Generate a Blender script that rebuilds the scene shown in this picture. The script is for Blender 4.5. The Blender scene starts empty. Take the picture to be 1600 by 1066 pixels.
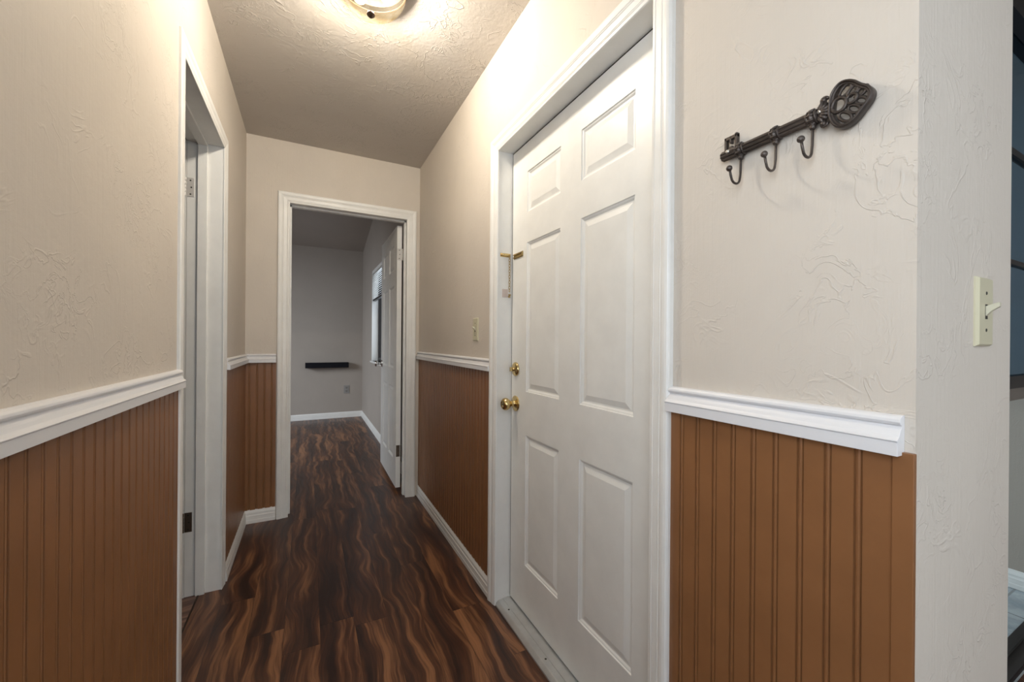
import bpy, math, random
from mathutils import Vector, Matrix
random.seed(4)
C = bpy.context.scene.collection
sc = bpy.context.scene
PI = math.pi

# ------------------------------------------------------------ camera, exposure
cd = bpy.data.cameras.new('camera'); cam = bpy.data.objects.new('camera', cd); C.objects.link(cam)
F_PX, YAW, PIT, ROL = 624.92, 27.01, -.038, .443
ya, pa, ra = (math.radians(v) for v in (YAW, PIT, ROL))
fwd = Vector((math.sin(ya)*math.cos(pa), math.cos(ya)*math.cos(pa), math.sin(pa)))
rt = Vector((math.cos(ya), -math.sin(ya), 0)); up = rt.cross(fwd)
r2 = rt*math.cos(ra) + up*math.sin(ra); u2 = -rt*math.sin(ra) + up*math.cos(ra)
cam.matrix_world = Matrix(((r2.x, u2.x, -fwd.x, 0), (r2.y, u2.y, -fwd.y, 0), (r2.z, u2.z, -fwd.z, 1.152), (0, 0, 0, 1)))
cd.sensor_width = 36; cd.lens = F_PX*36/1600; cd.shift_y = (534.37-533)/1600; cd.clip_start = .02
sc.camera = cam
vs = sc.view_settings
vs.view_transform = 'Standard'; vs.look = 'None'; vs.gamma = 1; vs.use_curve_mapping = False
vs.exposure = 0.44

# ------------------------------------------------------------ world and lights
w = bpy.data.worlds.new('sky'); sc.world = w; w.use_nodes = True
w.node_tree.nodes['Background'].inputs[0].default_value = (.80, .88, 1, 1)
w.node_tree.nodes['Background'].inputs[1].default_value = 2.2
def light(name, kind, loc, energy, col, size=None, size_y=None, target=None, spread=None, radius=None):
    l = bpy.data.lights.new(name, kind); l.energy = energy; l.color = col
    o = bpy.data.objects.new(name, l); C.objects.link(o); o.location = loc
    if kind == 'AREA':
        l.shape = 'RECTANGLE'; l.size = size; l.size_y = size_y or size
        if spread: l.spread = math.radians(spread)
    if radius is not None: l.shadow_soft_size = radius
    if target: o.rotation_euler = (Vector(target)-Vector(loc)).to_track_quat('-Z', 'Y').to_euler()
    return o
L_ = -.33
DAY = (.88, .95, 1.0)
WARM = (1.0, .965, .93)
light('rear_fill_light', 'AREA', (.75, -3.30, 1.45), 4, DAY, 1.9, 1.5, (.05, 3, 1.2), 90)  # added fill shining down the hall from behind the camera
light('side_fill_light', 'AREA', (L_-.005, -.34, 1.42), 8.5, DAY, 1.1, 1.3, (1.2, -.15, 1.40))  # added fill from the left, brightens the near right wall
light('living_ceiling_fill', 'AREA', (1.5, -1.3, 2.37), 10, (.95, .97, 1), .7, .7, (1.5, -1.3, 0))  # added overhead fill behind the camera, no fixture modelled
light('daylight_bedroom_window', 'AREA', (-2.5, 4.6, 1.45), 29, (.84, .92, 1), 1.3, 1.1, (0, 5.8, 0), 110)
light('sunroom_blue_fill', 'AREA', (2.0, 2.85, 1.5), 34, (.75, .88, 1), 1.4, 1.2, (2.3, .6, 1.1))  # bluish area light added to light the sunroom, no window modelled here
light('bedroom_ceiling_bulb', 'POINT', (-1.6, 4.0, 2.4), 5, (1, .93, .84), radius=.04)
for dx, dy in ((-.035, .02), (.045, -.03)):
    light('bulb_light', 'POINT', (.19+dx, 1.49+dy, 2.372), 15.5, WARM, radius=.022)

# ------------------------------------------------------------ helpers
class MB:
    def __init__(s): s.v = []; s.f = []; s.sm = []
    def add(s, vs_, fs, smooth=False):
        n = len(s.v); s.v += [tuple(v) for v in vs_]
        for f in fs: s.f.append(tuple(i+n for i in f)); s.sm.append(smooth)
    def box(s, x0, x1, y0, y1, z0, z1):
        x0, x1 = min(x0, x1), max(x0, x1); y0, y1 = min(y0, y1), max(y0, y1); z0, z1 = min(z0, z1), max(z0, z1)
        v = [(x, y, z) for z in (z0, z1) for y in (y0, y1) for x in (x0, x1)]
        s.add(v, [(0,2,3,1), (4,5,7,6), (0,1,5,4), (2,6,7,3), (0,4,6,2), (1,3,7,5)])
        return s
    def tube(s, pts, r, n=10, closed=False, cap=True, flat=1.0):
        pts = [Vector(p) for p in pts]; N = len(pts)
        rr = r if isinstance(r, (list, tuple)) else [r]*N
        vs_ = []; ref = None
        for i, p in enumerate(pts):
            a = pts[(i-1) % N] if (closed or i) else p
            b = pts[(i+1) % N] if (closed or i < N-1) else p
            t = (b-a).normalized()
            if ref is None:
                ref = Vector((0, 0, 1)) if abs(t.z) < .9 else Vector((1, 0, 0))
            x = t.cross(ref).normalized(); y = x.cross(t).normalized(); ref = y
            for k in range(n):
                an = 2*PI*k/n
                vs_.append(p + x*math.cos(an)*rr[i]*flat + y*math.sin(an)*rr[i])
        fs = []
        for i in range(N if closed else N-1):
            j = (i+1) % N
            for k in range(n):
                fs.append((i*n+k, i*n+(k+1) % n, j*n+(k+1) % n, j*n+k))
        if not closed and cap:
            fs.append(tuple(range(n))[::-1]); fs.append(tuple((N-1)*n+k for k in range(n)))
        s.add(vs_, fs, True); return s
    def lathe(s, prof, o, ax, n=28):
        """prof: (radius, distance along axis)"""
        o = Vector(o); ax = Vector(ax).normalized()
        u = ax.orthogonal().normalized(); v = ax.cross(u)
        vs_ = []
        for r, d in prof:
            for k in range(n):
                a = 2*PI*k/n; vs_.append(o + ax*d + (u*math.cos(a)+v*math.sin(a))*max(r, 1e-5))
        fs = [(i*n+k, i*n+(k+1) % n, (i+1)*n+(k+1) % n, (i+1)*n+k) for i in range(len(prof)-1) for k in range(n)]
        s.add(vs_, fs, True); return s
    def strip(s, a, b, nrm, prof, upv=(0, 0, 1), smooth=False):
        """profile (height from a/b base, thickness) extruded from a to b, ends capped"""
        a, b, nrm, upv = Vector(a), Vector(b), Vector(nrm), Vector(upv); n = len(prof)
        vs_ = [p + upv*h + nrm*t for p in (a, b) for h, t in prof]
        fs = [(i, (i+1) % n, n+(i+1) % n, n+i) for i in range(n)] + [tuple(range(n))[::-1], tuple(range(n, 2*n))]
        s.add(vs_, fs, smooth); return s
    def build(s, name, mat, parent=None, loc=None, bevel=0, recalc=True):
        me = bpy.data.meshes.new(name)
        o = bpy.data.objects.new(name, me)
        org = Vector((0, 0, 0))
        if parent is not None: org = world_of(parent)
        vv = [tuple(Vector(v)-org) for v in s.v]
        me.from_pydata(vv, [], s.f); me.update()
        for p, q in zip(me.polygons, s.sm): p.use_smooth = q
        if recalc:
            import bmesh
            bm = bmesh.new(); bm.from_mesh(me); bmesh.ops.recalc_face_normals(bm, faces=bm.faces); bm.to_mesh(me); bm.free()
        me.materials.append(mat); C.objects.link(o)
        if parent is not None: o.parent = parent
        if bevel:
            m = o.modifiers.new('bevel', 'BEVEL'); m.width = bevel; m.segments = 2; m.limit_method = 'ANGLE'
        return o
def world_of(o):
    p = Vector((0, 0, 0))
    while o is not None: p += Vector(o.location); o = o.parent
    return p
def tag(o, label=None, cat=None, group=None, kind=None):
    for k, v in (('label', label), ('category', cat), ('group', group), ('kind', kind)):
        if v: o[k] = v
    return o
def empty(name, loc, label=None, cat=None, group=None, kind=None):
    o = bpy.data.objects.new(name, None); C.objects.link(o); o.location = loc; o.empty_display_size = .05
    return tag(o, label, cat, group, kind)
def arc(fn, a, b, n): return [fn(a+(b-a)*i/(n-1)) for i in range(n)]

# ------------------------------------------------------------ materials
def newmat(name):
    m = bpy.data.materials.new(name); m.use_nodes = True
    nt = m.node_tree; return m, nt, nt.nodes['Principled BSDF']
def N(nt, t, **kw):
    n = nt.nodes.new(t)
    for k, v in kw.items():
        if k.startswith('i_'): n.inputs[k[2:].replace('_', ' ')].default_value = v
        else: setattr(n, k, v)
    return n
def math_(nt, op, a, b=None, clamp=False):
    n = nt.nodes.new('ShaderNodeMath'); n.operation = op; n.use_clamp = clamp
    for i, x in enumerate((a, b)):
        if x is None: continue
        if isinstance(x, (int, float)): n.inputs[i].default_value = x
        else: nt.links.new(x, n.inputs[i])
    return n.outputs[0]
def coords(nt, scale=(1, 1, 1), loc=(0, 0, 0)):
    tc = nt.nodes.new('ShaderNodeTexCoord'); mp = nt.nodes.new('ShaderNodeMapping')
    mp.inputs['Scale'].default_value = scale; mp.inputs['Location'].default_value = loc
    nt.links.new(tc.outputs['Object'], mp.inputs[0]); return mp.outputs[0]
def ramp(nt, fac, stops, interp='LINEAR'):
    r = nt.nodes.new('ShaderNodeValToRGB'); r.color_ramp.interpolation = interp
    e = r.color_ramp.elements
    while len(e) < len(stops): e.new(.5)
    for el, (p, c) in zip(e, stops):
        el.position = p; el.color = (*c, 1) if len(c) == 3 else c
    nt.links.new(fac, r.inputs[0]); return r.outputs[0]
def noise(nt, co, scale, detail=3, rough=.5, dist=0):
    n = N(nt, 'ShaderNodeTexNoise'); n.inputs['Scale'].default_value = scale; n.inputs['Detail'].default_value = detail
    n.inputs['Roughness'].default_value = rough; n.inputs['Distortion'].default_value = dist
    nt.links.new(co, n.inputs['Vector']); return n.outputs[0]
def mixc(nt, fac, a, b, mode='MIX'):
    n = nt.nodes.new('ShaderNodeMix'); n.data_type = 'RGBA'; n.blend_type = mode
    for s_, x in ((0, fac), (6, a), (7, b)):
        if isinstance(x, (int, float)): n.inputs[s_].default_value = x
        elif isinstance(x, tuple): n.inputs[s_].default_value = (*x, 1)
        else: nt.links.new(x, n.inputs[s_])
    return n.outputs[2]
def bump(nt, b, h, dist, strength=1):
    n = nt.nodes.new('ShaderNodeBump'); n.inputs['Distance'].default_value = dist; n.inputs['Strength'].default_value = strength
    nt.links.new(h, n.inputs['Height']); nt.links.new(n.outputs[0], b.inputs['Normal']); return n
def simple(name, col, rough=.5, metal=0, coat=0, bumpy=0, bscale=200, spec=None, var=0):
    m, nt, b = newmat(name)
    b.inputs['Base Color'].default_value = (*col, 1); b.inputs['Roughness'].default_value = rough; b.inputs['Metallic'].default_value = metal
    if coat: b.inputs['Coat Weight'].default_value = coat
    if spec is not None: b.inputs['Specular IOR Level'].default_value = spec
    co = coords(nt)
    if var:
        n = noise(nt, co, 9, 4, .6)
        c = ramp(nt, n, [(.3, tuple(x*(1-var) for x in col)), (.7, tuple(min(1, x*(1+var*.5)) for x in col))])
        nt.links.new(c, b.inputs['Base Color'])
    if bumpy: bump(nt, b, noise(nt, co, bscale, 3), bumpy)
    return m
def plaster(name, col, ridge=.00062, streak=.0007, vert=True):
    m, nt, b = newmat(name); b.inputs['Roughness'].default_value = .6; b.inputs['Specular IOR Level'].default_value = .3
    co = coords(nt)
    # thin curling trowel ridges
    n1 = noise(nt, co, 8, 3, .6, .9)
    r1 = math_(nt, 'SUBTRACT', 1, math_(nt, 'MULTIPLY', math_(nt, 'ABSOLUTE', math_(nt, 'SUBTRACT', n1, .5)), 46), True)
    mk = ramp(nt, noise(nt, co, 7, 2, .5), [(.50, (0, 0, 0)), (.60, (1, 1, 1))])
    r1 = math_(nt, 'MULTIPLY', r1, mk)
    n2 = noise(nt, coords(nt, (1, 1, 1), (5, 3, 1)), 17, 3, .6, 1.2)
    r2_ = math_(nt, 'SUBTRACT', 1, math_(nt, 'MULTIPLY', math_(nt, 'ABSOLUTE', math_(nt, 'SUBTRACT', n2, .5)), 38), True)
    mk2 = ramp(nt, noise(nt, coords(nt, (1, 1, 1), (9, 1, 4)), 5, 2, .5), [(.50, (0, 0, 0)), (.62, (1, 1, 1))])
    r2_ = math_(nt, 'MULTIPLY', r2_, mk2)
    plate = ramp(nt, noise(nt, co, 4.2, 3, .6, .6), [(.46, (0, 0, 0)), (.5, (1, 1, 1))])
    h = math_(nt, 'ADD', math_(nt, 'MULTIPLY', math_(nt, 'ADD', r1, r2_), ridge), math_(nt, 'MULTIPLY', plate, ridge*.25))
    st = noise(nt, coords(nt, (150, 150, 5) if vert else (60, 60, 60)), 1, 3, .6)
    h = math_(nt, 'ADD', h, math_(nt, 'MULTIPLY', st, streak))
    h = math_(nt, 'ADD', h, math_(nt, 'MULTIPLY', noise(nt, co, 60, 3, .6), streak*.8))
    bump(nt, b, h, 1.0)
    v = noise(nt, co, 2.5, 4, .6)
    c = ramp(nt, v, [(.3, tuple(x*.955 for x in col)), (.7, tuple(min(1, x*1.02) for x in col))])
    nt.links.new(c, b.inputs['Base Color'])
    return m
M = {}
M['wall'] = plaster('cream_trowelled_plaster', (.65, .59, .52))
M['ceil'] = plaster('ceiling_trowelled_plaster', (.56, .52, .48), ridge=.0013, vert=False)
M['grey'] = plaster('grey_bedroom_paint', (.42, .375, .335), ridge=.0003)
M['sunwall'] = plaster('beige_sunroom_paint', (.42, .37, .32), ridge=.0003)
M['white'] = simple('white_semigloss_trim', (.84, .835, .81), .38, bumpy=.0002, bscale=60, var=.05)
M['rail'] = simple('white_chair_rail_paint', (.76, .76, .78), .33, bumpy=.0001, bscale=80)
M['door'] = simple('white_door_paint', (.84, .84, .815), .36, bumpy=.0002, bscale=70, var=.05)
M['brown'] = simple('brown_satin_wainscot', (.265, .119, .048), .36, bumpy=.0003, bscale=45, var=.10)
M['brass'] = simple('polished_brass', (.66, .50, .24), .18, 1)
M['oldbrass'] = simple('dull_brass', (.42, .31, .14), .34, 1)
M['chrome'] = simple('chrome', (.75, .75, .75), .12, 1)
M['iron'] = simple('dark_cast_iron', (.080, .064, .056), .40, .5, bumpy=.0006, bscale=260, var=.5)
M['screw'] = simple('zinc_screw', (.7, .66, .6), .3, .8)
M['bronze'] = simple('dark_bronze', (.06, .035, .022), .38, .6)
M['almond'] = simple('almond_switch_plastic', (.60, .56, .40), .35)
M['slot'] = simple('dark_slot', (.03, .028, .02), .6)
M['hingepaint'] = simple('painted_hinge', (.62, .60, .58), .35, .2)
M['hingebronze'] = simple('aged_bronze_hinge', (.16, .12, .09), .4, .9)
M['alu'] = simple('brushed_aluminium', (.62, .63, .63), .38, .65, bumpy=.0002, bscale=90, var=.15)
M['gap_shade'] = simple('black_gap_shade', (.02, .018, .015), .8)  # black for the shade in the gap beside the door slab
M['shelf'] = simple('black_shelf_laminate', (.010, .010, .014), .8, spec=.15)
M['outlet'] = simple('grey_outlet_plastic', (.30, .29, .28), .4)
M['blind'] = simple('white_blind_slat', (.82, .82, .80), .45)
M['frame'] = simple('dark_bronze_aluminium_frame', (.030, .026, .026), .45, .5)
M['taupe'] = simple('taupe_rail_paint', (.17, .145, .125), .45)

def floor_mat(name, dark, mid, light_, rot=False):
    m, nt, b = newmat(name)
    tc = nt.nodes.new('ShaderNodeTexCoord'); sp = nt.nodes.new('ShaderNodeSeparateXYZ')
    nt.links.new(tc.outputs['Object'], sp.inputs[0])
    X_, Y_ = (sp.outputs[0], sp.outputs[1]) if not rot else (sp.outputs[1], sp.outputs[0])
    PW, PL = .127, 1.22
    col = math_(nt, 'FLOOR', math_(nt, 'DIVIDE', math_(nt, 'ADD', X_, 5.03), PW))
    wn = N(nt, 'ShaderNodeTexWhiteNoise'); wn.noise_dimensions = '1D'; nt.links.new(col, wn.inputs['W'])
    off = math_(nt, 'ADD', math_(nt, 'MULTIPLY', wn.outputs[0], PL), 20)
    ys = math_(nt, 'DIVIDE', math_(nt, 'ADD', Y_, off), PL)
    row = math_(nt, 'FLOOR', ys)
    pid = math_(nt, 'ADD', math_(nt, 'MULTIPLY', col, 7.31), math_(nt, 'MULTIPLY', row, 3.17))
    wn2 = N(nt, 'ShaderNodeTexWhiteNoise'); wn2.noise_dimensions = '1D'; nt.links.new(pid, wn2.inputs['W'])
    # grain, shifted per plank
    cb = N(nt, 'ShaderNodeCombineXYZ')
    nt.links.new(math_(nt, 'ADD', X_, math_(nt, 'MULTIPLY', wn2.outputs[0], 31)), cb.inputs[0])
    nt.links.new(math_(nt, 'ADD', Y_, math_(nt, 'MULTIPLY', wn2.outputs[0], 17)), cb.inputs[1])
    # meander: x shifted by slow noise in y
    mpw = N(nt, 'ShaderNodeMapping'); mpw.inputs['Scale'].default_value = (3.5, 2.6, 1); nt.links.new(cb.outputs[0], mpw.inputs[0])
    wv = noise(nt, mpw.outputs[0], 1, 1.5, .5)
    mpw2 = N(nt, 'ShaderNodeMapping'); mpw2.inputs['Scale'].default_value = (7, 9, 1); nt.links.new(cb.outputs[0], mpw2.inputs[0])
    wv2 = noise(nt, mpw2.outputs[0], 1, 1.5, .5)
    sx = N(nt, 'ShaderNodeSeparateXYZ'); nt.links.new(cb.outputs[0], sx.inputs[0])
    xx = math_(nt, 'ADD', sx.outputs[0], math_(nt, 'ADD', math_(nt, 'MULTIPLY', wv, .14), math_(nt, 'MULTIPLY', wv2, .022)))
    cg = N(nt, 'ShaderNodeCombineXYZ')
    nt.links.new(math_(nt, 'MULTIPLY', xx, 20), cg.inputs[0]); nt.links.new(math_(nt, 'MULTIPLY', sx.outputs[1], 1.1), cg.inputs[1])
    g = noise(nt, cg.outputs[0], 1, 3.5, .62)
    cf = N(nt, 'ShaderNodeCombineXYZ')
    nt.links.new(math_(nt, 'MULTIPLY', xx, 150), cf.inputs[0]); nt.links.new(math_(nt, 'MULTIPLY', sx.outputs[1], 6), cf.inputs[1])
    fine = noise(nt, cf.outputs[0], 1, 3, .6)
    g2 = math_(nt, 'ADD', g, math_(nt, 'MULTIPLY', math_(nt, 'SUBTRACT', fine, .5), .27))
    g2 = math_(nt, 'ADD', g2, math_(nt, 'MULTIPLY', math_(nt, 'SUBTRACT', wn2.outputs[0], .5), .07))
    c = ramp(nt, g2, [(.35, dark), (.44, tuple(d*.55+m_*.45 for d, m_ in zip(dark, mid))), (.515, mid), (.64, light_), (.76, tuple(x*1.3 for x in light_))])
    # seams
    fx = math_(nt, 'FRACT', math_(nt, 'DIVIDE', math_(nt, 'ADD', X_, 5.03), PW)); fy = math_(nt, 'FRACT', ys)
    ex = math_(nt, 'SUBTRACT', .5, math_(nt, 'ABSOLUTE', math_(nt, 'SUBTRACT', fx, .5)))
    ey = math_(nt, 'SUBTRACT', .5, math_(nt, 'ABSOLUTE', math_(nt, 'SUBTRACT', fy, .5)))
    se = math_(nt, 'MAXIMUM', math_(nt, 'LESS_THAN', ex, .006), math_(nt, 'LESS_THAN', ey, .0009))
    c = mixc(nt, math_(nt, 'MULTIPLY', se, .6), c, (.012, .006, .004))
    nt.links.new(c, b.inputs['Base Color'])
    b.inputs['Roughness'].default_value = .33
    rr = ramp(nt, fine, [(.3, (.28,)*3), (.7, (.42,)*3)]); nt.links.new(rr, b.inputs['Roughness'])
    h = math_(nt, 'SUBTRACT', math_(nt, 'MULTIPLY', fine, .0004), math_(nt, 'MULTIPLY', se, .0006))
    bump(nt, b, h, 1)
    return m
M['floor'] = floor_mat('dark_walnut_plank', (.028, .013, .010), (.095, .037, .019), (.26, .118, .055))
M['floor2'] = floor_mat('brown_oak_plank', (.06, .03, .022), (.13, .065, .045), (.25, .14, .10), True)

def tile_mat():
    m, nt, b = newmat('pale_marble_tile'); co = coords(nt)
    v = noise(nt, co, 4, 5, .65, 1.5)
    c = ramp(nt, v, [(.35, (.30, .35, .38)), (.5, (.48, .53, .55)), (.7, (.60, .64, .65))])
    br = N(nt, 'ShaderNodeTexBrick'); br.offset = 0; br.inputs['Scale'].default_value = 1
    br.inputs['Brick Width'].default_value = .3; br.inputs['Row Height'].default_value = .3; br.inputs['Mortar Size'].default_value = .004
    br.inputs['Mortar'].default_value = (.25, .26, .27, 1)
    nt.links.new(co, br.inputs['Vector']); nt.links.new(c, br.inputs['Color1']); nt.links.new(c, br.inputs['Color2'])
    nt.links.new(br.outputs[0], b.inputs['Base Color']); b.inputs['Roughness'].default_value = .2
    return m
M['tile'] = tile_mat()
def glass_mat(name, tint, mixf=.12):
    m, nt, b = newmat(name); nt.nodes.remove(b)
    t = nt.nodes.new('ShaderNodeBsdfTransparent'); t.inputs[0].default_value = (*tint, 1)
    g = nt.nodes.new('ShaderNodeBsdfGlossy'); g.inputs['Roughness'].default_value = .02
    mx = nt.nodes.new('ShaderNodeMixShader'); mx.inputs[0].default_value = mixf
    nt.links.new(t.outputs[0], mx.inputs[1]); nt.links.new(g.outputs[0], mx.inputs[2])
    nt.links.new(mx.outputs[0], nt.nodes['Material Output'].inputs[0]); return m
M['glass'] = glass_mat('clear_glass', (.95, .97, .97), .08)
M['blueglass'] = glass_mat('blue_tinted_glass', (.48, .60, .70), .08)

def bowl_mat():
    m, nt, b = newmat('alabaster_glass_bowl'); nt.nodes.remove(b)
    co = coords(nt); v = noise(nt, co, 14, 4, .6, 1.5)
    c = ramp(nt, v, [(.3, (.66, .50, .27)), (.55, (.82, .70, .48)), (.75, (.90, .82, .66))])
    tr = nt.nodes.new('ShaderNodeBsdfTransparent'); ct_ = ramp(nt, v, [(.35, (.90, .80, .62)), (.5, (.95, .90, .79)), (.65, (.98, .95, .88))]); nt.links.new(ct_, tr.inputs[0])
    tl = nt.nodes.new('ShaderNodeBsdfTranslucent'); nt.links.new(c, tl.inputs[0])
    df = nt.nodes.new('ShaderNodeBsdfPrincipled'); nt.links.new(c, df.inputs['Base Color']); df.inputs['Roughness'].default_value = .2
    m1 = nt.nodes.new('ShaderNodeMixShader'); m1.inputs[0].default_value = .5
    nt.links.new(tl.outputs[0], m1.inputs[1]); nt.links.new(df.outputs[0], m1.inputs[2])
    m2 = nt.nodes.new('ShaderNodeMixShader'); m2.inputs[0].default_value = .990
    nt.links.new(m1.outputs[0], m2.inputs[1]); nt.links.new(tr.outputs[0], m2.inputs[2])
    nt.links.new(m2.outputs[0], nt.nodes['Material Output'].inputs[0]); return m
M['bowl'] = bowl_mat()
def bulb_mat():
    m, nt, b = newmat('lit_frosted_bulb'); nt.nodes.remove(b)
    em = nt.nodes.new('ShaderNodeEmission'); em.inputs[0].default_value = (1, .88, .68, 1); em.inputs[1].default_value = 14
    tr = nt.nodes.new('ShaderNodeBsdfTransparent')
    mx = nt.nodes.new('ShaderNodeMixShader'); mx.inputs[0].default_value = .25
    nt.links.new(tr.outputs[0], mx.inputs[1]); nt.links.new(em.outputs[0], mx.inputs[2])
    nt.links.new(mx.outputs[0], nt.nodes['Material Output'].inputs[0]); return m
M['bulb'] = bulb_mat()

# ------------------------------------------------------------ key dimensions
R, L, E = .7374, -.3505, 2.979       # hall right wall, left wall, end wall
H = 2.44                             # ceiling
EB = 3.095                           # back face of end wall
LB = -.4855                          # back face of left wall
YC = .235                            # outside corner of the right wall
BY = 6.46                            # bedroom back wall
ntrim = [0]
def trim(mb, mat, label, cat, bevel=0):
    ntrim[0] += 1
    o = mb.build('trim_%d' % ntrim[0], mat, bevel=bevel); return tag(o, label, cat, kind='structure')
def struct(name, mb, mat, label, cat='wall'):
    return tag(mb.build(name, mat), label, cat, kind='structure')

# floors
struct('floor', MB().box(-.42, 3.12, -3.4, .43, -.1, 0).box(-.432, 1.129, .43, EB, -.1, 0).box(-2.7, .86, EB, BY+.1, -.1, 0),
       M['floor'], 'dark walnut plank floor of the hallway running into the grey room', 'floor')
struct('floor_side_room', MB().box(-2.6, -.435, .9, EB-.02, -.1, -.0005), M['floor2'], 'brown plank floor beyond the left doorway', 'floor')
struct('floor_sunroom', MB().box(1.129, 3.12, .43, 3.1, -.1, -.001), M['tile'], 'pale marble tile floor beyond the glass door at far right', 'floor')
# left wall
lw = MB()
D3a, D3b, D3z = 1.578, 2.245, 2.035
lw.box(LB, L, -3.4, -.92, 0, H).box(LB, L, -.92, .24, 0, .74).box(LB, L, -.92, .24, 2.10, H).box(LB, L, .24, D3a-.012, 0, H).box(LB, L, D3b+.012, E, 0, H).box(LB, L, D3a-.012, D3b+.012, D3z+.012, H)
struct('wall_left', lw, M['wall'], 'cream plaster wall on the left of the hallway')
# end wall
D2a, D2b, D2z = -.112, .645, 2.045
ew = MB()
ew.box(LB, D2a-.012, E, EB, 0, H).box(D2b+.012, R, E, EB, 0, H).box(D2a-.012, D2b+.012, E, EB, D2z+.012, H)
struct('wall_end', ew, M['wall'], 'cream plaster wall at the end of the hallway around the open doorway')
# right wall
D1a, D1b, D1z = .70, 1.585, 1.985
RB = .86
rw = MB()
rw.box(R, RB, D1b+.018, EB, 0, H).box(R, RB, D1a-.018, D1b+.018, D1z+.018, H).box(R, RB, YC, D1a-.018, 0, H)
struct('wall_right', rw, M['wall'], 'cream plaster wall on the right of the hallway holding the white front door')
# wall end facing the camera at right
struct('wall_front', MB().box(RB, 1.129, YC, .43, 0, H).box(1.129-.12, 1.129, .43, 3.1, 0, 2.5), M['wall'], 'pale plaster wall end facing the camera with the light switch')
# living room around and behind the camera
struct('wall_living_right', MB().box(3.0, 3.12, -3.4, 3.1, 0, 2.6), M['sunwall'], 'beige wall seen through the glass door at far right')
lb = MB()
lb.box(LB, 3.12, -3.52, -3.4, 0, .65).box(LB, 3.12, -3.52, -3.4, 2.25, H).box(LB, -.25, -3.52, -3.4, .65, 2.25).box(1.75, 3.12, -3.52, -3.4, .65, 2.25)
struct('wall_back', lb, M['wall'], 'living room wall behind the camera with an opening for the added window')
struct('ceiling', MB().box(LB-.01, 3.12, -3.52, .43, H, H+.1).box(LB-.01, RB, .43, EB, H, H+.1), M['ceil'], 'trowelled plaster ceiling of the hallway', 'ceiling')
struct('ceiling_sunroom', MB().box(RB, 3.12, .43, 3.2, 2.49, 2.6), M['sunwall'], 'ceiling beyond the glass door', 'ceiling')
struct('wall_sunroom', MB().box(1.129, 3.12, 3.1, 3.2, 0, 2.6), M['sunwall'], 'far wall of the tiled room beyond the glass door')
# side room beyond left doorway
sr = MB().box(-2.7, -2.6, .8, EB, 0, H).box(-2.7, LB, .8, .9, 0, H).box(-2.7, LB, EB-.02, EB, 0, H)
struct('wall_side_room', sr, M['wall'], 'dim walls of the room beyond the left doorway')
struct('ceiling_side_room', MB().box(-2.7, LB-.011, .8, EB, H, H+.1), M['ceil'], 'ceiling of the room beyond the left doorway', 'ceiling')
# grey bedroom
W1a, W1b, W1z0, W1z1 = 4.35, 5.46, .89, 2.05
br_ = MB()
br_.box(R, RB, EB, W1a, 0, 3.6).box(R, RB, W1b, BY, 0, 3.6).box(R, RB, W1a, W1b, 0, W1z0).box(R, RB, W1a, W1b, W1z1, 3.6)
struct('wall_bedroom_right', br_, M['grey'], 'grey wall with the window inside the far room')
struct('wall_bedroom_back', MB().box(-2.7, RB, BY, BY+.1, 0, 3.6), M['grey'], 'grey back wall of the far room')
struct('wall_bedroom_left', MB().box(-2.7, -2.6, EB, BY, 0, 3.6), M['grey'], 'grey left wall of the far room')
struct('wall_bedroom_front', MB().box(-2.7, -.2, EB, EB+.004, 0, 3.6).box(-.2, .72, EB, EB+.004, 2.13, 3.6).box(-.2, RB, E+.02, EB, H+.1, 3.6), M['grey'], 'grey inner side of the end wall in the far room')
cb = MB(); sl = .215
za, zb = 2.50, 2.50+sl*(BY+.1-EB)
cb.add([(-2.7, BY+.1, za-sl*.1), (RB, BY+.1, za-sl*.1), (RB, EB-.05, zb), (-2.7, EB-.05, zb), (-2.7, BY+.1, za+.1), (RB, BY+.1, za+.1), (RB, EB-.05, zb+.1), (-2.7, EB-.05, zb+.1)],
       [(0,1,2,3), (4,7,6,5), (0,4,5,1), (1,5,6,2), (2,6,7,3), (3,7,4,0)])
struct('ceiling_bedroom', cb, M['grey'], 'sloping grey ceiling of the far room', 'ceiling')

# ------------------------------------------------------------ mouldings
RAILP = [(0, 0), (0, .006), (-.002, .011), (-.005, .014), (-.009, .015), (-.0125, .013), (-.0145, .009), (-.0165, .0095), (-.019, .012), (-.023, .0145), (-.028, .017), (-.0315, .0205), (-.033, .0235), (-.0345, .0235), (-.0355, .022), (-.055, .022), (-.055, 0)]
def rail(a, b, nrm, z, label):
    m = MB(); m.strip((a[0], a[1], z), (b[0], b[1], z), nrm, RAILP); return trim(m, M['rail'], label, 'chair rail', .0006)
rail((R, D1a-.055), (R, .246), (-1, 0, 0), 1.054, 'white chair rail on the right wall between front door and wall corner')
rail((R, D1b+.055), (R, E), (-1, 0, 0), 1.073, 'white chair rail on the right wall beyond the front door')
rail((L, -.6), (L, D3a-.05), (1, 0, 0), 1.0605, 'white chair rail on the left wall nearest the camera')
rail((L, D3b+.06), (L, E), (1, 0, 0), 1.062, 'short white chair rail on the left wall past the doorway')
rail((L, E), (D2a-.07, E), (0, -1, 0), 1.062, 'short white chair rail on the end wall left of the open doorway')
BASEP = [(0, 0), (0, .014), (.020, .014), (.024, .0125), (.040, .0120), (.046, .0125), (.052, .010), (.058, .0095), (.063, .0105), (.070, .0085), (.079, .005), (.084, .004), (.085, 0)]
def baseboard(name, a, b, nrm, label):
    m = MB(); m.strip((a[0], a[1], 0), (b[0], b[1], 0), nrm, BASEP)
    return tag(m.build(name, M['white'], bevel=.0006), label, 'baseboard', kind='structure')
baseboard('baseboard_right', (R, D1b+.057), (R, E), (-1, 0, 0), 'white baseboard along the right hallway wall beyond the front door')
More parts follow.
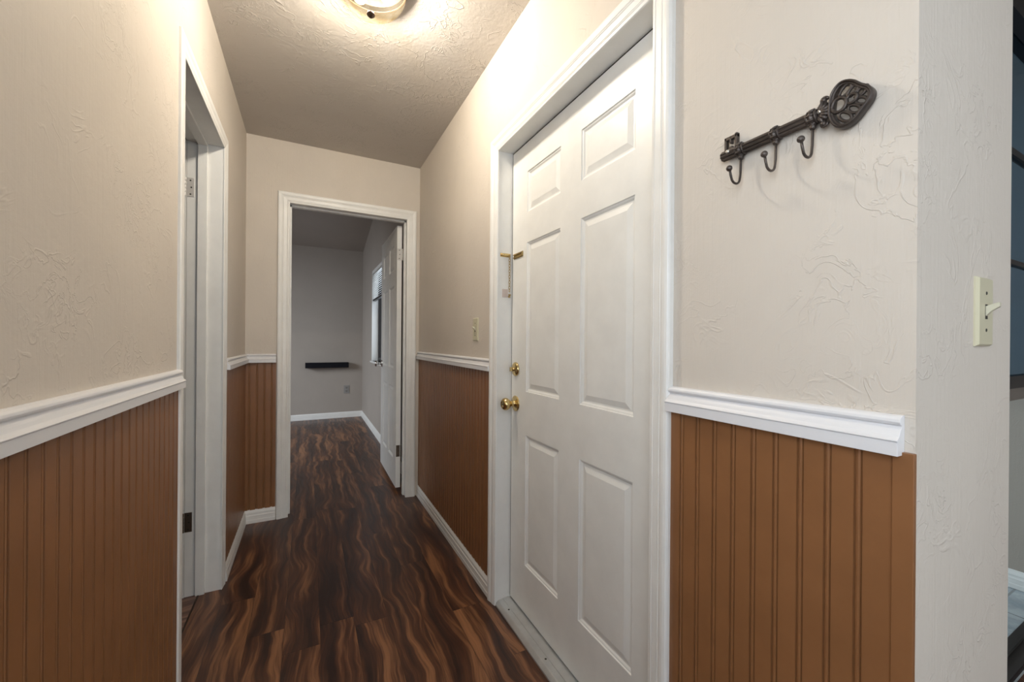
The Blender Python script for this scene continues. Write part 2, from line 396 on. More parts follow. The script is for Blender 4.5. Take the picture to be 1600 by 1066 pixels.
baseboard('baseboard_left', (L, D3b+.062), (L, E), (1, 0, 0), 'white baseboard along the left wall past the doorway')
baseboard('baseboard_end', (L, E), (D2a-.068, E), (0, -1, 0), 'short white baseboard on the end wall left of the open doorway')
baseboard('baseboard_bedroom_back', (-2.6, BY), (R, BY), (0, -1, 0), 'white baseboard on the back wall of the grey room')
baseboard('baseboard_bedroom_right', (R, EB+.1), (R, BY), (-1, 0, 0), 'white baseboard below the window in the grey room')
baseboard('baseboard_sunroom', (3.0, .5), (3.0, 3.1), (-1, 0, 0), 'white baseboard beyond the glass door at far right')

def bead(a, b, nrm, z0, z1, first, pitch, t=.0045):
    """beadboard panel between floor points a and b; grooves at distance first+k*pitch from a"""
    a, b, nrm = Vector((*a, 0)), Vector((*b, 0)), Vector(nrm); d = (b-a); Lg = d.length; d.normalize()
    prof = [(0, 0), (0, t)]; s_ = first
    while s_ < Lg-.006:
        if s_ > .006:
            prof += [(s_-.0056, t), (s_-.0048, t-.0038), (s_-.0034, t-.0038), (s_-.0024, t-.0008), (s_, t), (s_+.0024, t-.0008), (s_+.0034, t-.0038), (s_+.0048, t-.0038), (s_+.0056, t)]
        s_ += pitch
    prof += [(Lg, t), (Lg, 0)]
    n = len(prof)
    vs_ = [a + d*s2 + nrm*tt + Vector((0, 0, z)) for z in (z0, z1) for s2, tt in prof]
    fs = [(i, i+1, n+i+1, n+i) for i in range(n-1)] + [(n-1, 0, n, 2*n-1)]
    m = MB(); m.add(vs_, fs)
    # caps as quads to base line
    return m
m = bead((R, .257), (R, D1a-.055), (-1, 0, 0), 0, 1.003, .0, .0395)
trim(m, M['brown'], 'brown beadboard wainscot on the right wall below the key-shaped hook rail', 'wainscot')
m = MB().box(R-.0085, R, YC-.0015, .2565, 0, 1.0035)
trim(m, M['brown'], 'plain brown corner strip ending the beadboard at the wall corner', 'corner strip', .0008)
m = bead((R, D1b+.055), (R, E-.016), (-1, 0, 0), .06, 1.02, .03, .0397)
trim(m, M['brown'], 'brown beadboard wainscot on the right wall beyond the front door', 'wainscot')
m = bead((L, -.6), (L, D3a-.05), (1, 0, 0), 0, 1.01, 1.374-1.3334+.0, .0399)
trim(m, M['brown'], 'brown beadboard wainscot on the left wall nearest the camera', 'wainscot')
m = bead((L, D3b+.06), (L, E), (1, 0, 0), .06, 1.01, .03, .0399)
trim(m, M['brown'], 'narrow brown beadboard wainscot on the left wall past the doorway', 'wainscot')
m = bead((L, E), (D2a-.07, E), (0, -1, 0), .06, 1.01, .026, .0399)
trim(m, M['brown'], 'narrow brown beadboard wainscot on the end wall', 'wainscot')

CASP = [(0, 0), (0, .0055), (.0015, .0075), (.008, .009), (.0105, .0105), (.013, .0095), (.015, .011), (.030, .0125), (.033, .0145), (.0355, .0135), (.038, .0155), (.044, .0175), (.050, .018), (.056, .017), (.0585, .015), (.060, .011), (.060, 0)]
def casing(plane_axis, pc, nsign, u0, u1, zt, width, name, parent, depth=1.0):
    """three-sided mitred casing on plane (axis=pc) around opening u0..u1, top zt"""
    k = width/.060
    path = [(u0, 0, -1, 0), (u0, zt, -1, 1), (u1, zt, 1, 1), (u1, 0, 1, 0)]
    vs_ = []
    n = len(CASP)
    for (u, z, su, sz) in path:
        for wd, t in CASP:
            q = pc + nsign*t*depth
            uu, zz = u+su*wd*k, z+sz*wd*k
            vs_.append((q, uu, zz) if plane_axis == 0 else (uu, q, zz))
    fs = []
    for s_ in range(3):
        for i in range(n-1):
            fs.append((s_*n+i, s_*n+i+1, (s_+1)*n+i+1, (s_+1)*n+i))
    fs.append(tuple(range(n))); fs.append(tuple(3*n+i for i in range(n)))
    m = MB(); m.add(vs_, fs); return m.build(name, M['white'], parent)

# ------------------------------------------------------------ panelled door slab
def panel_slab(w, h, t, cols, rows, fn):
    """w along u, h along v, t thick; fn(u, v, d) -> world; d 0 = front face, t = back"""
    m = MB()
    us = sorted({0, w, *[c for p in cols for c in p]}); vs2 = sorted({0, h, *[c for p in rows for c in p]})
    prof = [(0, 0), (.002, .0035), (.006, .0045), (.011, .0085), (.016, .0085), (.0345, .0028), (.0365, .0028)]
    for side in (0, 1):
        D = (lambda d: d) if side == 0 else (lambda d: t-d)
        for i in range(len(us)-1):
            for j in range(len(vs2)-1):
                a, b, c, d_ = us[i], us[i+1], vs2[j], vs2[j+1]
                if (a, b) in cols and (c, d_) in rows:
                    ringv = []
                    for ins, dp in prof:
                        ringv.append([fn(a+ins, c+ins, D(dp)), fn(b-ins, c+ins, D(dp)), fn(b-ins, d_-ins, D(dp)), fn(a+ins, d_-ins, D(dp))])
                    vv = [v for r_ in ringv for v in r_]
                    fs = [(4*k+e, 4*k+(e+1) % 4, 4*k+4+(e+1) % 4, 4*k+4+e) for k in range(len(prof)-1) for e in range(4)]
                    q = 4*(len(prof)-1); fs.append((q, q+1, q+2, q+3))
                    m.add(vv, fs)
                else:
                    m.add([fn(a, c, D(0)), fn(b, c, D(0)), fn(b, d_, D(0)), fn(a, d_, D(0))], [(0, 1, 2, 3)])
    for (u0, v0, u1, v1) in ((0, 0, w, 0), (w, 0, w, h), (w, h, 0, h), (0, h, 0, 0)):
        m.add([fn(u0, v0, 0), fn(u1, v1, 0), fn(u1, v1, t), fn(u0, v0, t)], [(0, 1, 2, 3)])
    return m
def weld(o, d=.00005):
    import bmesh
    bm = bmesh.new(); bm.from_mesh(o.data); bmesh.ops.remove_doubles(bm, verts=bm.verts, dist=d)
    bmesh.ops.recalc_face_normals(bm, faces=bm.faces); bm.to_mesh(o.data); bm.free()
def door_screw(mb, o, ax, r=.0035): mb.lathe([(0, .0008), (r*.8, .0008), (r, 0)], o, ax, 12)

# front door (door_1)
d1 = empty('door_1', (R, D1b, 0), 'white six-panel front door with brass knob and deadbolt in the right wall', 'door', kind='structure')
casing(0, R, -1, D1a+.004, D1b-.004, D1z-.004, .062, 'casing', d1)
jm = MB()
jm.box(R-.003, RB, D1b, D1b+.018, 0, D1z+.018).box(R-.003, RB, D1a-.018, D1a, 0, D1z+.018).box(R-.003, RB, D1a, D1b, D1z, D1z+.018)
jm.box(.8505, RB, D1b-.012, D1b, .02, D1z).box(.8505, RB, D1a, D1a+.012, .02, D1z).box(.8505, RB, D1a, D1b, D1z-.012, D1z)
jm.build('jamb', M['white'], d1)
wS = .874; zS0 = .028; hS = D1z-.006-zS0; y1 = D1b-.006
XD = .805
fn1 = lambda u, v, d: (XD+d, y1-u, zS0+v)
cols = [(y1-1.449, y1-1.204), (y1-1.082, y1-.835)]; rows = [(.226-zS0, .763-zS0), (.945-zS0, 1.563-zS0), (1.688-zS0, 1.858-zS0)]
sl1 = panel_slab(wS, hS, .044, cols, rows, fn1).build('door_slab', M['door'], d1); weld(sl1)
# black strip standing in for the shade in the gap around the slab
MB().box(XD+.0015, XD+.012, D1b-.006, D1b-.0005, .03, D1z).box(XD+.0015, XD+.012, D1a, D1b-.006, D1z-.006, D1z-.0005).build('gap_shade_strip', M['gap_shade'], d1)
th = MB()
th.strip((.7345, D1a+.001, 0), (.7345, D1b-.001, 0), (0, 0, 1), [(0, 0), (.0, .006), (.012, .017), (.016, .019), (.036, .0195), (.037, .0215), (.064, .0225), (.066, .0195), (.1, .0195), (.1, 0)], upv=(1, 0, 0))
tho = th.build('threshold', M['alu'], d1); tho['label'] = 'brushed aluminium threshold'
s_ = MB()
for yy in (1.507, 1.213, .92): s_.lathe([(0, .0008), (.0035, .0008), (.0042, 0)], (.763, yy, .0195), (0, 0, 1), 12)
s_.build('screw', M['slot'], tho)
# knob
kb = MB(); ko = (XD, 1.538, .884)
kb.lathe([(0, 0), (.0335, 0), (.034, .002), (.033, .0045), (.029, .006), (.026, .0062), (.023, .008), (.017, .009), (.0135, .012), (.012, .018), (.012, .026), (.015, .031), (.021, .036), (.0258, .043), (.027, .050), (.0255, .057), (.021, .063), (.0155, .066), (.013, .0665), (.0115, .065), (.006, .0645), (0, .0645)], ko, (-1, 0, 0), 36)
o = kb.build('door_knob', M['brass'], sl1); o['label'] = 'polished brass knob'
kh = MB(); kh.box(XD-.067, XD-.0648, 1.5345, 1.5415, .8825, .8855); kh.build('keyhole', M['slot'], sl1)
db = MB(); do = (XD, 1.538, 1.033)
db.lathe([(0, 0), (.030, 0), (.0305, .003), (.028, .008), (.024, .0105), (.012, .012), (.0085, .013), (.007, .018), (0, .018)], do, (-1, 0, 0), 36)
db.box(XD-.031, XD-.015, 1.538-.0025, 1.538+.0025, 1.033-.009, 1.033+.009)
o = db.build('deadbolt', M['brass'], sl1, bevel=.001); o['label'] = 'round brass deadbolt with thumb turn'
# slide track of chain lock on door
ct = MB()
ct.box(XD-.0015, XD, 1.481, 1.566, 1.512, 1.536)
ct.box(XD-.006, XD-.0015, 1.484, 1.562, 1.5285, 1.533).box(XD-.006, XD-.0015, 1.484, 1.562, 1.515, 1.5195).box(XD-.0075, XD-.006, 1.484, 1.562, 1.5275, 1.531).box(XD-.0075, XD-.006, 1.484, 1.562, 1.517, 1.5205).box(XD-.0075, XD-.0015, 1.481, 1.486, 1.515, 1.533)
o = ct.build('chain_track', M['oldbrass'], sl1, bevel=.0006); o['label'] = 'small brass slide track of the chain lock'
# scuffs on the slab
# door chain
dc = empty('door_chain', (.78, D1b, 1.53), 'brass security chain hanging from its bracket on the front door jamb', 'chain lock')
b_ = MB()
b_.box(.747, .796, D1b-.002, D1b, 1.524, 1.540)
b_.tube([(.750, D1b-.005, 1.532), (.764, D1b-.006, 1.532), (.778, D1b-.007, 1.531), (.790, D1b-.008, 1.530)], [.004, .0055, .0045, .0055], 12)
b_.lathe([(0, .004), (.003, .004), (.0045, 0)], (.757, D1b-.006, 1.532), (0, -1, 0), 12); b_.lathe([(0, .004), (.003, .004), (.0045, 0)], (.772, D1b-.006, 1.532), (0, -1, 0), 12)
b_.build('bracket', M['brass'], dc)
ch = MB(); z = 1.522; k = 0
while z > 1.368:
    cx, cy = .787, D1b-.012
    h_ = .0075; r_ = .0042
    ang = .5 if k % 2 == 0 else .5+PI/2
    pts = []
    for i in range(14):
        a = 2*PI*i/14; lx = r_*math.cos(a); lz = h_*math.sin(a)
        pts.append((cx+lx*math.cos(ang), cy+lx*math.sin(ang), z+lz))
    ch.tube(pts, .00115, 6, closed=True); z -= .0121; k += 1
ch.build('chain', M['oldbrass'], dc)
eb = MB(); eb.lathe([(0, -.006), (.005, -.006), (.006, -.002), (.004, 0), (.003, .004), (.006, .005), (.006, .008), (0, .008)], (.787, D1b-.012, 1.352), (0, -.6, 1), 14)
eb.build('slide_button', M['oldbrass'], dc)
pm = MB(); pm.box(.757, .785, D1b-.0022, D1b, 1.347, 1.383); o = pm.build('end_plate', simple('worn_pink_patch', (.60, .51, .47), .5), dc, bevel=.001); o['label'] = 'faded pinkish rest plate on the jamb'

# end doorway and open bedroom door (door_2)
d2 = empty('door_2', (D2b, E, 0), 'white six-panel door standing open into the grey room at hallway end', 'door', kind='structure')
casing(1, E, -1, D2a+.002, D2b-.002, D2z-.002, .068, 'casing', d2)
jm = MB()
jm.box(D2a-.012, D2a, E-.002, EB, 0, D2z+.012).box(D2b, D2b+.012, E-.002, EB, 0, D2z+.012).box(D2a, D2b, E-.002, EB, D2z, D2z+.012)
jm.box(D2a, D2a+.011, E+.045, EB-.038, 0, D2z).box(D2b-.011, D2b, E+.045, EB-.038, 0, D2z).box(D2a, D2b, E+.045, EB-.038, D2z-.011, D2z)
jm.build('jamb', M['white'], d2, bevel=.001)
ws2 = .735; hs2 = 1.99; z20 = .036; ys2 = EB+.006; XS = .597
fn2 = lambda u, v, d: (XS+d+u*.006, ys2+u, z20+v)
c2 = [(.115, .325), (.41, .62)]; r2x = [(.20, .76), (.90, 1.545), (1.665, 1.865)]
sl2 = panel_slab(ws2, hs2, .035, c2, r2x, fn2).build('door_slab', M['door'], d2); weld(sl2)
k2 = MB(); kp = (XS+.004, ys2+.675, .945)
k2.lathe([(0, 0), (.032, 0), (.032, .004), (.028, .008), (.012, .010), (.011, .030), (.02, .036), (.0265, .046), (.0265, .056), (.02, .064), (0, .066)], kp, (-1, 0, 0), 28)
o = k2.build('door_knob', M['chrome'], sl2); o['label'] = 'chrome knob'
def hinge(parent, z0, z1, mat, x0, x1, y, ydir, kx, label):
    """leaf on a plane y=const from x0..x1, knuckle at kx"""
    m = MB(); zc = (z0+z1)/2
    m.box(x0, x1, y, y+ydir*.002, z0, z1)
    n = 5; hh = (z1-z0)/n
    for i in range(n): m.tube([(kx, y+ydir*.003, z0+i*hh+.0006), (kx, y+ydir*.003, z0+(i+1)*hh-.0006)], .0052, 10)
    o = m.build('hinge', mat, parent, bevel=.0008); o['label'] = label
    s = MB()
    for a, q in ((.5, z0+.012), (.62, zc), (.5, z1-.012)):
        s.lathe([(0, .0006), (.0028, .0006), (.0034, 0)], (x0+(x1-x0)*a, y+ydir*.002, q), (0, ydir, 0), 10)
    s.build('screw', M['slot'], o)
    return o
hinge(sl2, 1.765, 1.852, M['hingepaint'], XS+.003, XS+.03, ys2, -1, XS+.039, 'white painted upper hinge')
hinge(sl2, .27, .357, M['hingebronze'], XS+.003, XS+.03, ys2, -1, XS+.039, 'bare bronze lower hinge')

# left doorway (door_3)
d3 = empty('door_3', (L, D3b, 0), 'doorway in the left wall with white casing and two hinges', 'door', kind='structure')
casing(0, L, 1, D3a+.003, D3b-.003, D3z-.003, .058, 'casing', d3, .55)
jm = MB()
jm.box(LB, L+.002, D3b, D3b+.012, 0, D3z+.012).box(LB, L+.002, D3a-.012, D3a, 0, D3z+.012).box(LB, L+.002, D3a, D3b, D3z, D3z+.012)
jm.box(-.445, -.410, D3b-.011, D3b, 0, D3z).box(-.445, -.410, D3a, D3a+.008, 0, D3z).box(-.445, -.410, D3a, D3b, D3z-.011, D3z)
jm.build('jamb', M['white'], d3, bevel=.001)
casing(0, LB, -1, D3a+.003, D3b-.003, D3z-.003, .058, 'casing', d3)
hinge(d3, 1.787, 1.872, M['hingepaint'], -.4855, -.4585, D3b, -1, -.491, 'white painted upper hinge')
hinge(d3, .29, .377, M['hingebronze'], -.4855, -.4585, D3b, -1, -.491, 'bare bronze lower hinge')
fn3 = lambda u, v, d: (LB-.012-u, D3b+.018+d, .012+v)
sl3 = panel_slab(.645, 2.01, .035, [(.1, .28), (.365, .545)], [(.2, .76), (.92, 1.56), (1.68, 1.87)], fn3).build('door_slab', M['door'], d3); weld(sl3)
m = MB().box(-.4365, -.430, D3a, D3b, 0, .0025); trim(m, M['bronze'], 'thin dark seam strip between the two plank floors in the left doorway', 'floor seam')

# ------------------------------------------------------------ wall switches
def switch(loc, right, out, label, pw=.062, ph=.110, up_=True):
    o = empty('light_switch', loc, label, 'light switch', 'almond toggle light switches')
    c = Vector(loc); rv, ov, uv = Vector(right), Vector(out), Vector((0, 0, 1))
    def bx(mb, a0, a1, b0, b1, c0, c1):
        v = [c+rv*a+uv*b+ov*d for d in (c0, c1) for b in (b0, b1) for a in (a0, a1)]
        mb.add(v, [(0,2,3,1), (4,5,7,6), (0,1,5,4), (2,6,7,3), (0,4,6,2), (1,3,7,5)])
    m = MB()
    v = []
    for (hw, hh, d) in ((pw/2, ph/2, 0), (pw/2, ph/2, .002), (pw/2-.003, ph/2-.003, .006)):
        v += [c+rv*a*hw+uv*b*hh+ov*d for a, b in ((-1, -1), (1, -1), (1, 1), (-1, 1))]
    m.add(v, [(0,3,2,1)] + [(4*k+e, 4*k+(e+1) % 4, 4*k+4+(e+1) % 4, 4*k+4+e) for k in (0, 1) for e in range(4)] + [(8, 9, 10, 11)])
    p = m.build('cover_plate', M['almond'], o)
    m = MB(); bx(m, -.0052, .0052, -.012, .012, .0055, .0063); m.build('toggle_slot', M['slot'], p)
    m = MB(); tl = []
    s = 1 if up_ else -1
    for (hw, b, d, hh) in ((.0046, 0, .005, .0085), (.004, s*.006, .012, .0055), (.0034, s*.011, .021, .0035)):
        tl += [c+rv*a*hw+uv*(b+e*hh)+ov*d for a, e in ((-1, -1), (1, -1), (1, 1), (-1, 1))]
    m.add(tl, [(4*k+e, 4*k+(e+1) % 4, 4*k+4+(e+1) % 4, 4*k+4+e) for k in (0, 1) for e in range(4)] + [(8, 9, 10, 11)])
    m.build('toggle', simple('almond_toggle', (.60, .57, .44), .35), o, bevel=.0008)
    for b in (-.030, .030):
        m = MB(); m.lathe([(0, .0008), (.0022, .0008), (.003, 0)], c+uv*b+ov*.006, ov, 12); m.build('screw', M['slot'], o)
    return o
switch((.981, YC, 1.2065), (1, 0, 0), (0, -1, 0), 'almond toggle light switch on the pale wall end at far right', pw=.066, ph=.112)
switch((R, 1.836, 1.211), (0, -1, 0), (-1, 0, 0), 'almond toggle light switch on the hallway wall left of the front door', pw=.066, ph=.112)

# ------------------------------------------------------------ key-shaped hook rail
kh = empty('key_hook_rail', (R, .40, 1.518), 'dark cast-iron key-shaped rail with three hooks on the right wall', 'hook rail')
def K(u, z, d=.013): return (R-d, .512-u, 1.518+z)
m = MB()
# fluted shaft
n = 24; us_ = [-.004, -.002, .004, .06, .11, .160]
vv = []; rS = .0095
for i, u in enumerate(us_):
    for k in range(n):
        a = 2*PI*k/n; r_ = rS*(1.0 if k % 3 else .80)*(.8 if i == 0 else 1)
        vv.append(K(u, r_*math.sin(a), .012+r_*math.cos(a)))
m.add(vv, [(i*n+k, i*n+(k+1) % n, (i+1)*n+(k+1) % n, (i+1)*n+k) for i in range(len(us_)-1) for k in range(n)] + [tuple(range(n))])
m.build('shaft', M['iron'], kh)
# bit
m = MB()
def kbox(mb, u0, u1, z0, z1, d0=.006, d1=.015):
    mb.box(R-d1, R-d0, .512-u1, .512-u0, 1.518+z0, 1.518+z1)
kbox(m, .002, .007, .004, .034); kbox(m, .002, .028, .027, .034); kbox(m, .023, .028, .004, .036); kbox(m, .0125, .0165, .020, .034); kbox(m, .002, .028, .004, .010); kbox(m, .0105, .0185, .009, .014)
m.build('bit', M['iron'], kh, bevel=.0012)
# collars
for u in (.0345, .098, .155):
    m = MB(); pr = [(0, -.008), (.010, -.008), (.0112, -.006), (.0098, -.0045), (.0098, -.003), (.0125, -.0015), (.0125, .0015), (.0098, .003), (.0098, .0045), (.0112, .006), (.010, .008), (0, .008)]
    c = Vector(K(u, 0, .012)); m.lathe(pr, c, (0, 1, 0), 20)
    # ribbed lug below the collar carrying the hook
    m.lathe([(0, 0), (.0052, 0), (.0058, .003), (.0044, .0045), (.0054, .006), (.0046, .009), (.003, .011), (0, .011)], Vector(K(u, -.0085, .012)), (0, 0, -1), 14)
    for k in range(10):
        a = 2*PI*k/10
        m.lathe([(0, -.0055), (.0016, -.004), (.0018, 0), (.0016, .004), (0, .0055)], c+Vector((.0118*math.cos(a), 0, .0118*math.sin(a))), (0, 1, 0), 6)
    m.build('collar', M['iron'], kh)
# hooks
for u in (.0345, .098, .155):
    m = MB()
    z0, zb = -.017, -.066
    P_ = [K(u, z0, .013), K(u, z0-.012, .013), K(u, z0-.028, .0135), K(u, zb+.012, .015)]
    for i in range(1, 8):
        a = PI + PI*.80*i/7; rr = .0125
        P_.append(K(u, zb+.010+rr*math.sin(a)*.9, .0155+rr+rr*math.cos(a)))
    lx = P_[-1]; P_.append((lx[0]-.004, lx[1], lx[2]+.009)); P_.append((lx[0]-.0065, lx[1], lx[2]+.017))
    m.tube(P_, .0021, 10)
    m.lathe([(.0055*math.sin(t), -.0055*math.cos(t)) for t in [PI*i/10 for i in range(11)]], (lx[0]-.008, lx[1], lx[2]+.020), (-.3, 0, 1), 16)
    m.build('hook', M['iron'], kh)
# scalloped fan between shaft and bow
m = MB()
for k in range(7):
    a = (k-3)*.36
    b = Vector(K(.162, .0, .013)); e = Vector(K(.162+.020*math.cos(a), .019*math.sin(a), .016))
    m.tube([b, b.lerp(e, .5)+Vector((-.002, 0, 0)), e], [.0022, .0036, .0026], 8)
for sgn in (1, -1):
    cc = (.172, sgn*.018)
    m.tube([K(cc[0]+.0055*(1-i*.055)*math.cos(a), cc[1]+.0055*(1-i*.055)*math.sin(a)*sgn, .0145) for i, a in enumerate([j*.55 for j in range(13)])], .0022, 8)
    m.lathe([(.0046*math.sin(t), -.0046*math.cos(t)) for t in [PI*i/8 for i in range(9)]], K(.1715, sgn*.0185, .0145), (1, 0, 0), 12)
m.build('scallop_collar', M['iron'], kh)
# bow: thick rim with open scrollwork
def crom(pts, n=6):
    out = []; N_ = len(pts)
    for i in range(N_):
        p = [Vector(pts[(i+j-1) % N_]) for j in range(4)]
        for k in range(n):
            t = k/n
            out.append(.5*((2*p[1])+(-p[0]+p[2])*t+(2*p[0]-5*p[1]+4*p[2]-p[3])*t*t+(-p[0]+3*p[1]-3*p[2]+p[3])*t**3))
    return out
cont = [(.179, .010), (.181, .021), (.187, .030), (.195, .0345), (.204, .033), (.213, .027), (.221, .018), (.230, .0095), (.2345, -.001), (.232, -.012), (.224, -.022), (.216, -.031), (.207, -.0365), (.196, -.037), (.187, -.031), (.181, -.020), (.178, -.008)]
cp = crom([(u, z, 0) for u, z in cont])
m = MB(); cen = Vector((.203, -.001, 0)); nn = len(cp); vv = []
sec = [(0, .006), (0, .017), (.0015, .0195), (.0045, .0205), (.006, .0175), (.0072, .0165), (.0085, .018), (.0105, .0165), (.011, .013), (.011, .006)]
for i, p in enumerate(cp):
    t = (cp[(i+1) % nn]-cp[i-1]).normalized(); nv = Vector((-t.y, t.x, 0))
    if nv.dot(cen-p) < 0: nv = -nv
    for ins, d in sec:
        q = p+nv*ins*.62; vv.append(K(q.x, q.y, d))
ns = len(sec)
m.add(vv, [(i*ns+k, i*ns+(k+1) % ns, ((i+1) % nn)*ns+(k+1) % ns, ((i+1) % nn)*ns+k) for i in range(nn) for k in range(ns)], True)
m.build('bow_rim', M['iron'], kh)
m = MB()
def ering(c, a, b, rot, r=.0026, d=.0145):
    pts = []
    for i in range(20):
        t = 2*PI*i/20; x, y = a*math.cos(t), b*math.sin(t)
        pts.append(K(c[0]+x*math.cos(rot)-y*math.sin(rot), c[1]+x*math.sin(rot)+y*math.cos(rot), d))
    m.tube(pts, r, 8, closed=True, flat=1.0)
ering((.1925, 0), .0095, .0105, 0, .003, .016)
ering((.2085, .0015), .0070, .0065, .3, .0026, .016)
ering((.2000, .019), .0055, .0100, -.75, .0024)
ering((.2100, .0135), .0048, .0090, -.85, .0024)
ering((.2195, .0065), .0048, .0085, -.95, .0024)
ering((.2000, -.021), .0055, .0105, .75, .0024)
ering((.2110, -.0150), .0050, .0090, .85, .0024)
ering((.2200, -.0075), .0048, .0080, .95, .0024)
m.tube([K(.180, 0, .014), K(.184, 0, .0155)], .0035, 8)
m.build('bow_scrollwork', M['iron'], kh)
for (u, z, d) in ((.013, .003, .0205), (.1665, .003, .0165)):
    m = MB(); m.lathe([(0, .0024), (.0025, .002), (.0036, .0008), (.0038, 0)], K(u, z, d), (-1, 0, 0), 14)
    o = m.build('screw', M['screw'], kh); o['label'] = 'bright zinc screw head'

# ------------------------------------------------------------ ceiling light
cl = empty('ceiling_light', (.19, 1.49, H), 'flush ceiling light with alabaster glass bowl and dark bronze rim', 'ceiling light')
m = MB(); m.lathe([(0, 0), (.112, 0), (.125, .004), (.130, .012), (.130, .022), (.127, .030), (.123, .032), (.118, .030), (.118, .012), (0, .010)], (.19, 1.49, H), (0, 0, -1), 48)
m.build('base_pan', M['bronze'], cl)
m = MB(); prof = [(.1205, .028), (.1215, .036), (.121, .046), (.1175, .060), (.110, .076), (.098, .092), (.081, .107), (.060, .119), (.036, .128), (.016, .1325), (0, .1335)]
m.lathe(prof, (.19, 1.49, H), (0, 0, -1), 56); ob = m.build('glass_bowl', M['bowl'], cl)
m = MB(); m.lathe([(0, .0112), (.1175, .0112), (.1175, .030)], (.19, 1.49, H), (0, 0, -1), 48)
o = m.build('added_dimming_plate', simple('black_light_absorber', (.006, .005, .004), 1, spec=0), cl); o['label'] = 'added black plate behind the bulbs that dims the bowl'  # plate added to keep the lamp interior from showing too bright
m = MB(); m.lathe([(0, .129), (.012, .131), (.0145, .135), (.0135, .139), (.009, .142), (.006, .146), (0, .148)], (.19, 1.49, H), (0, 0, -1), 24)
m.build('finial', M['bronze'], cl)
for dx, dy in ((-.035, .02), (.045, -.03)):
    m = MB(); m.lathe([(.024*math.sin(t), -.026*math.cos(t)) for t in [PI*i/12 for i in range(13)]], (.19+dx, 1.49+dy, 2.372), (0, 0, 1), 20)
    m.build('light_bulb', M['bulb'], cl)

# ------------------------------------------------------------ grey room contents
w1 = empty('window_1', (R, (W1a+W1b)/2, W1z0), 'bright window with half-lowered blind in the grey room', 'window', kind='structure')
m = MB(); xo = .815
m.box(xo, xo+.04, W1a, W1b, W1z0, W1z0+.04).box(xo, xo+.04, W1a, W1b, W1z1-.04, W1z1).box(xo, xo+.04, W1b-.035, W1b, W1z0, W1z1).box(xo, xo+.04, W1a, W1a+.035, W1z0, W1z1).box(xo, xo+.04, 4.80, 4.88, W1z0, W1z1)
m.build('window_frame', M['frame'], w1)
MB().box(xo+.018, xo+.022, W1a, W1b, W1z0, W1z1).build('pane', M['glass'], w1)
MB().box(R-.001, xo, W1b-.006, W1b, W1z0, W1z1).box(R-.001, xo, W1a, W1a+.006, W1z0, W1z1).box(R-.001, xo, W1a, W1b, W1z1-.006, W1z1).build('reveal', M['blind'], w1)
MB().box(R-.02, xo, W1a-.02, W1b+.02, W1z0-.02, W1z0).build('window_sill', M['white'], w1, bevel=.003)
bl = empty('window_blind', (R, (W1a+W1b)/2, W1z1), 'white venetian blind lowered halfway over the window in the grey room', 'blind')
MB().box(R+.002, R+.045, W1a+.01, W1b-.01, W1z1-.035, W1z1).build('head_rail', M['blind'], bl)
m = MB(); z = W1z1-.045
while z > 1.69:
    c_, s2 = .024*math.cos(.5), .024*math.sin(.5)
    xm = R+.024
    m.add([(xm-c_*.8, y, z-s2+dz) for y in (W1a+.012, W1b-.012) for dz in (0, .0015)]+[(xm+c_*.8, y, z+s2+dz) for y in (W1a+.012, W1b-.012) for dz in (0, .0015)],
          [(0,2,6,4), (1,5,7,3), (0,1,3,2), (4,6,7,5), (0,4,5,1), (2,3,7,6)])
    z -= .0255
m.build('slats', M['blind'], bl)
MB().box(R+.008, R+.040, W1a+.012, W1b-.012, 1.662, 1.682).build('bottom_rail', M['frame'], bl)
m = MB()
m.tube([(R+.024, 5.3, W1z1-.03), (R+.024, 5.3, 1.68)], .001, 6)
m.build('cord', M['blind'], bl)
tag(MB().box(-.034, .537, BY-.115, BY, .752, .826).build('floating_shelf', M['shelf'], bevel=.002), 'black floating shelf on the grey back wall', 'shelf')
po = empty('power_outlet', (.517, BY, .42), 'grey duplex power outlet below the black floating shelf', 'outlet')
m = MB().box(.480, .554, BY-.006, BY, .360, .478); m.build('cover_plate', M['outlet'], po, bevel=.002)
for zc in (.394, .444):
    m = MB().box(.500, .534, BY-.008, BY-.006, zc-.016, zc+.016); f_ = m.build('socket', simple('socket_face', (.24, .23, .22), .4), po, bevel=.002)
    m = MB().box(.508, .511, BY-.0086, BY-.008, zc-.004, zc+.007).box(.523, .526, BY-.0086, BY-.008, zc-.004, zc+.007).box(.515, .519, BY-.0086, BY-.008, zc-.012, zc-.008); m.build('slot', M['slot'], f_)

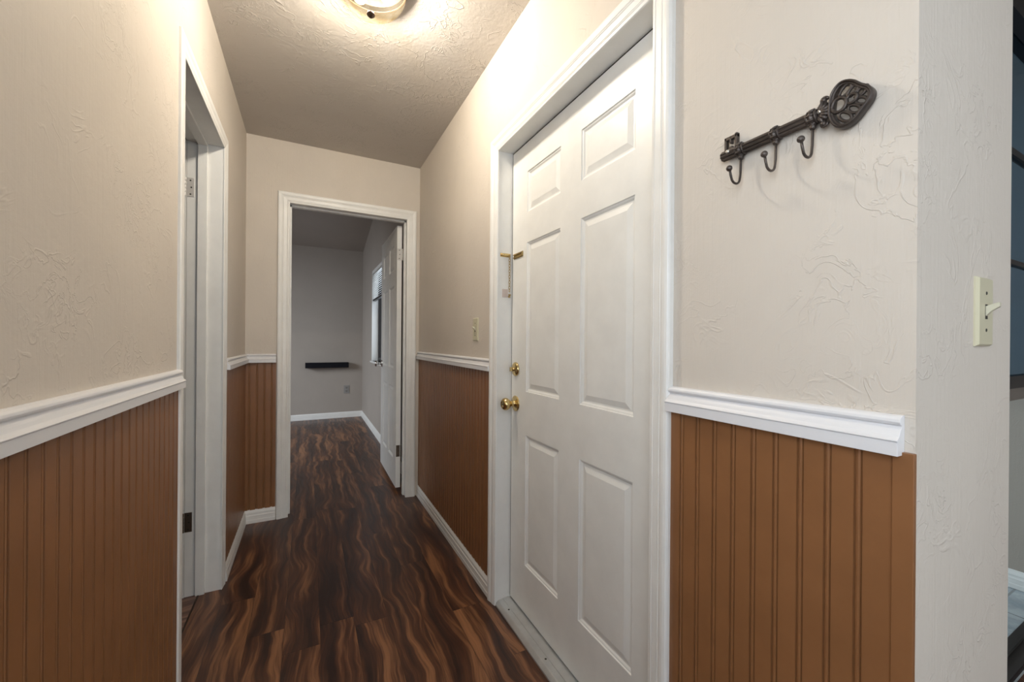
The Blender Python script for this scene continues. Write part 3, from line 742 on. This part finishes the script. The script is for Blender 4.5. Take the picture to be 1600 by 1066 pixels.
# ------------------------------------------------------------ glass door at far right (door_4)
d4 = empty('door_4', (2.05, .465, 0), 'dark framed glass door with blue upper panes at the right edge', 'door', kind='structure')
f = MB()
f.box(1.129, 3.0, .435, .505, 2.29, 2.49)
f.box(1.129, 1.17, .435, .505, 0, 2.29)
f.box(1.17, 3.0, .478, .505, 0, .018).box(1.17, 3.0, .435, .452, 0, .022).box(1.17, 3.0, .452, .478, 0, .006)
f.build('door_frame', M['frame'], d4)
m = MB().box(1.17, 3.0, .458, .492, .998, 1.041); m.box(1.17, 1.21, .458, .492, .02, 2.29); m.build('mid_rail', M['frame'], d4)
m = MB().box(1.17, 3.0, .460, .490, .955, .998); o = m.build('lower_rail', M['taupe'], d4); o['label'] = 'taupe lower edge of the mid rail'
m = MB().box(1.17, 3.0, .464, .484, 1.838, 1.862).box(1.17, 3.0, .464, .484, 1.444, 1.461); m.build('muntin', M['frame'], d4)
MB().box(1.21, 3.0, .472, .476, 1.041, 2.29).build('upper_pane', M['blueglass'], d4)
MB().box(1.21, 3.0, .472, .476, .02, .955).build('lower_pane', M['glass'], d4)
# window added behind the camera to house the rear fill light
w2 = empty('added_window_2', (.75, -3.45, .65), 'added wide white framed window housing the rear fill light, out of view', 'window', kind='structure')
m = MB().box(-.25, 1.75, -3.48, -3.43, .65, .70).box(-.25, 1.75, -3.48, -3.43, 2.20, 2.25).box(-.25, -.20, -3.48, -3.43, .70, 2.20).box(1.70, 1.75, -3.48, -3.43, .70, 2.20).box(.725, .775, -3.48, -3.43, .70, 2.20)
m.build('window_frame', M['white'], w2)
MB().box(-.20, 1.70, -3.457, -3.453, .70, 2.20).build('pane', M['glass'], w2)

w3 = empty('added_window_3', (L, -.34, .74), 'added white framed window around the side fill light, out of view', 'window', kind='structure')  # window added out of view to house the side fill light
m = MB().box(-.46, -.42, -.92, .24, .74, .79).box(-.46, -.42, -.92, .24, 2.05, 2.10).box(-.46, -.42, -.92, -.87, .79, 2.05).box(-.46, -.42, .19, .24, .79, 2.05)
m.build('window_frame', M['white'], w3)
MB().box(-.442, -.438, -.87, .19, .79, 2.05).build('pane', M['glass'], w3)
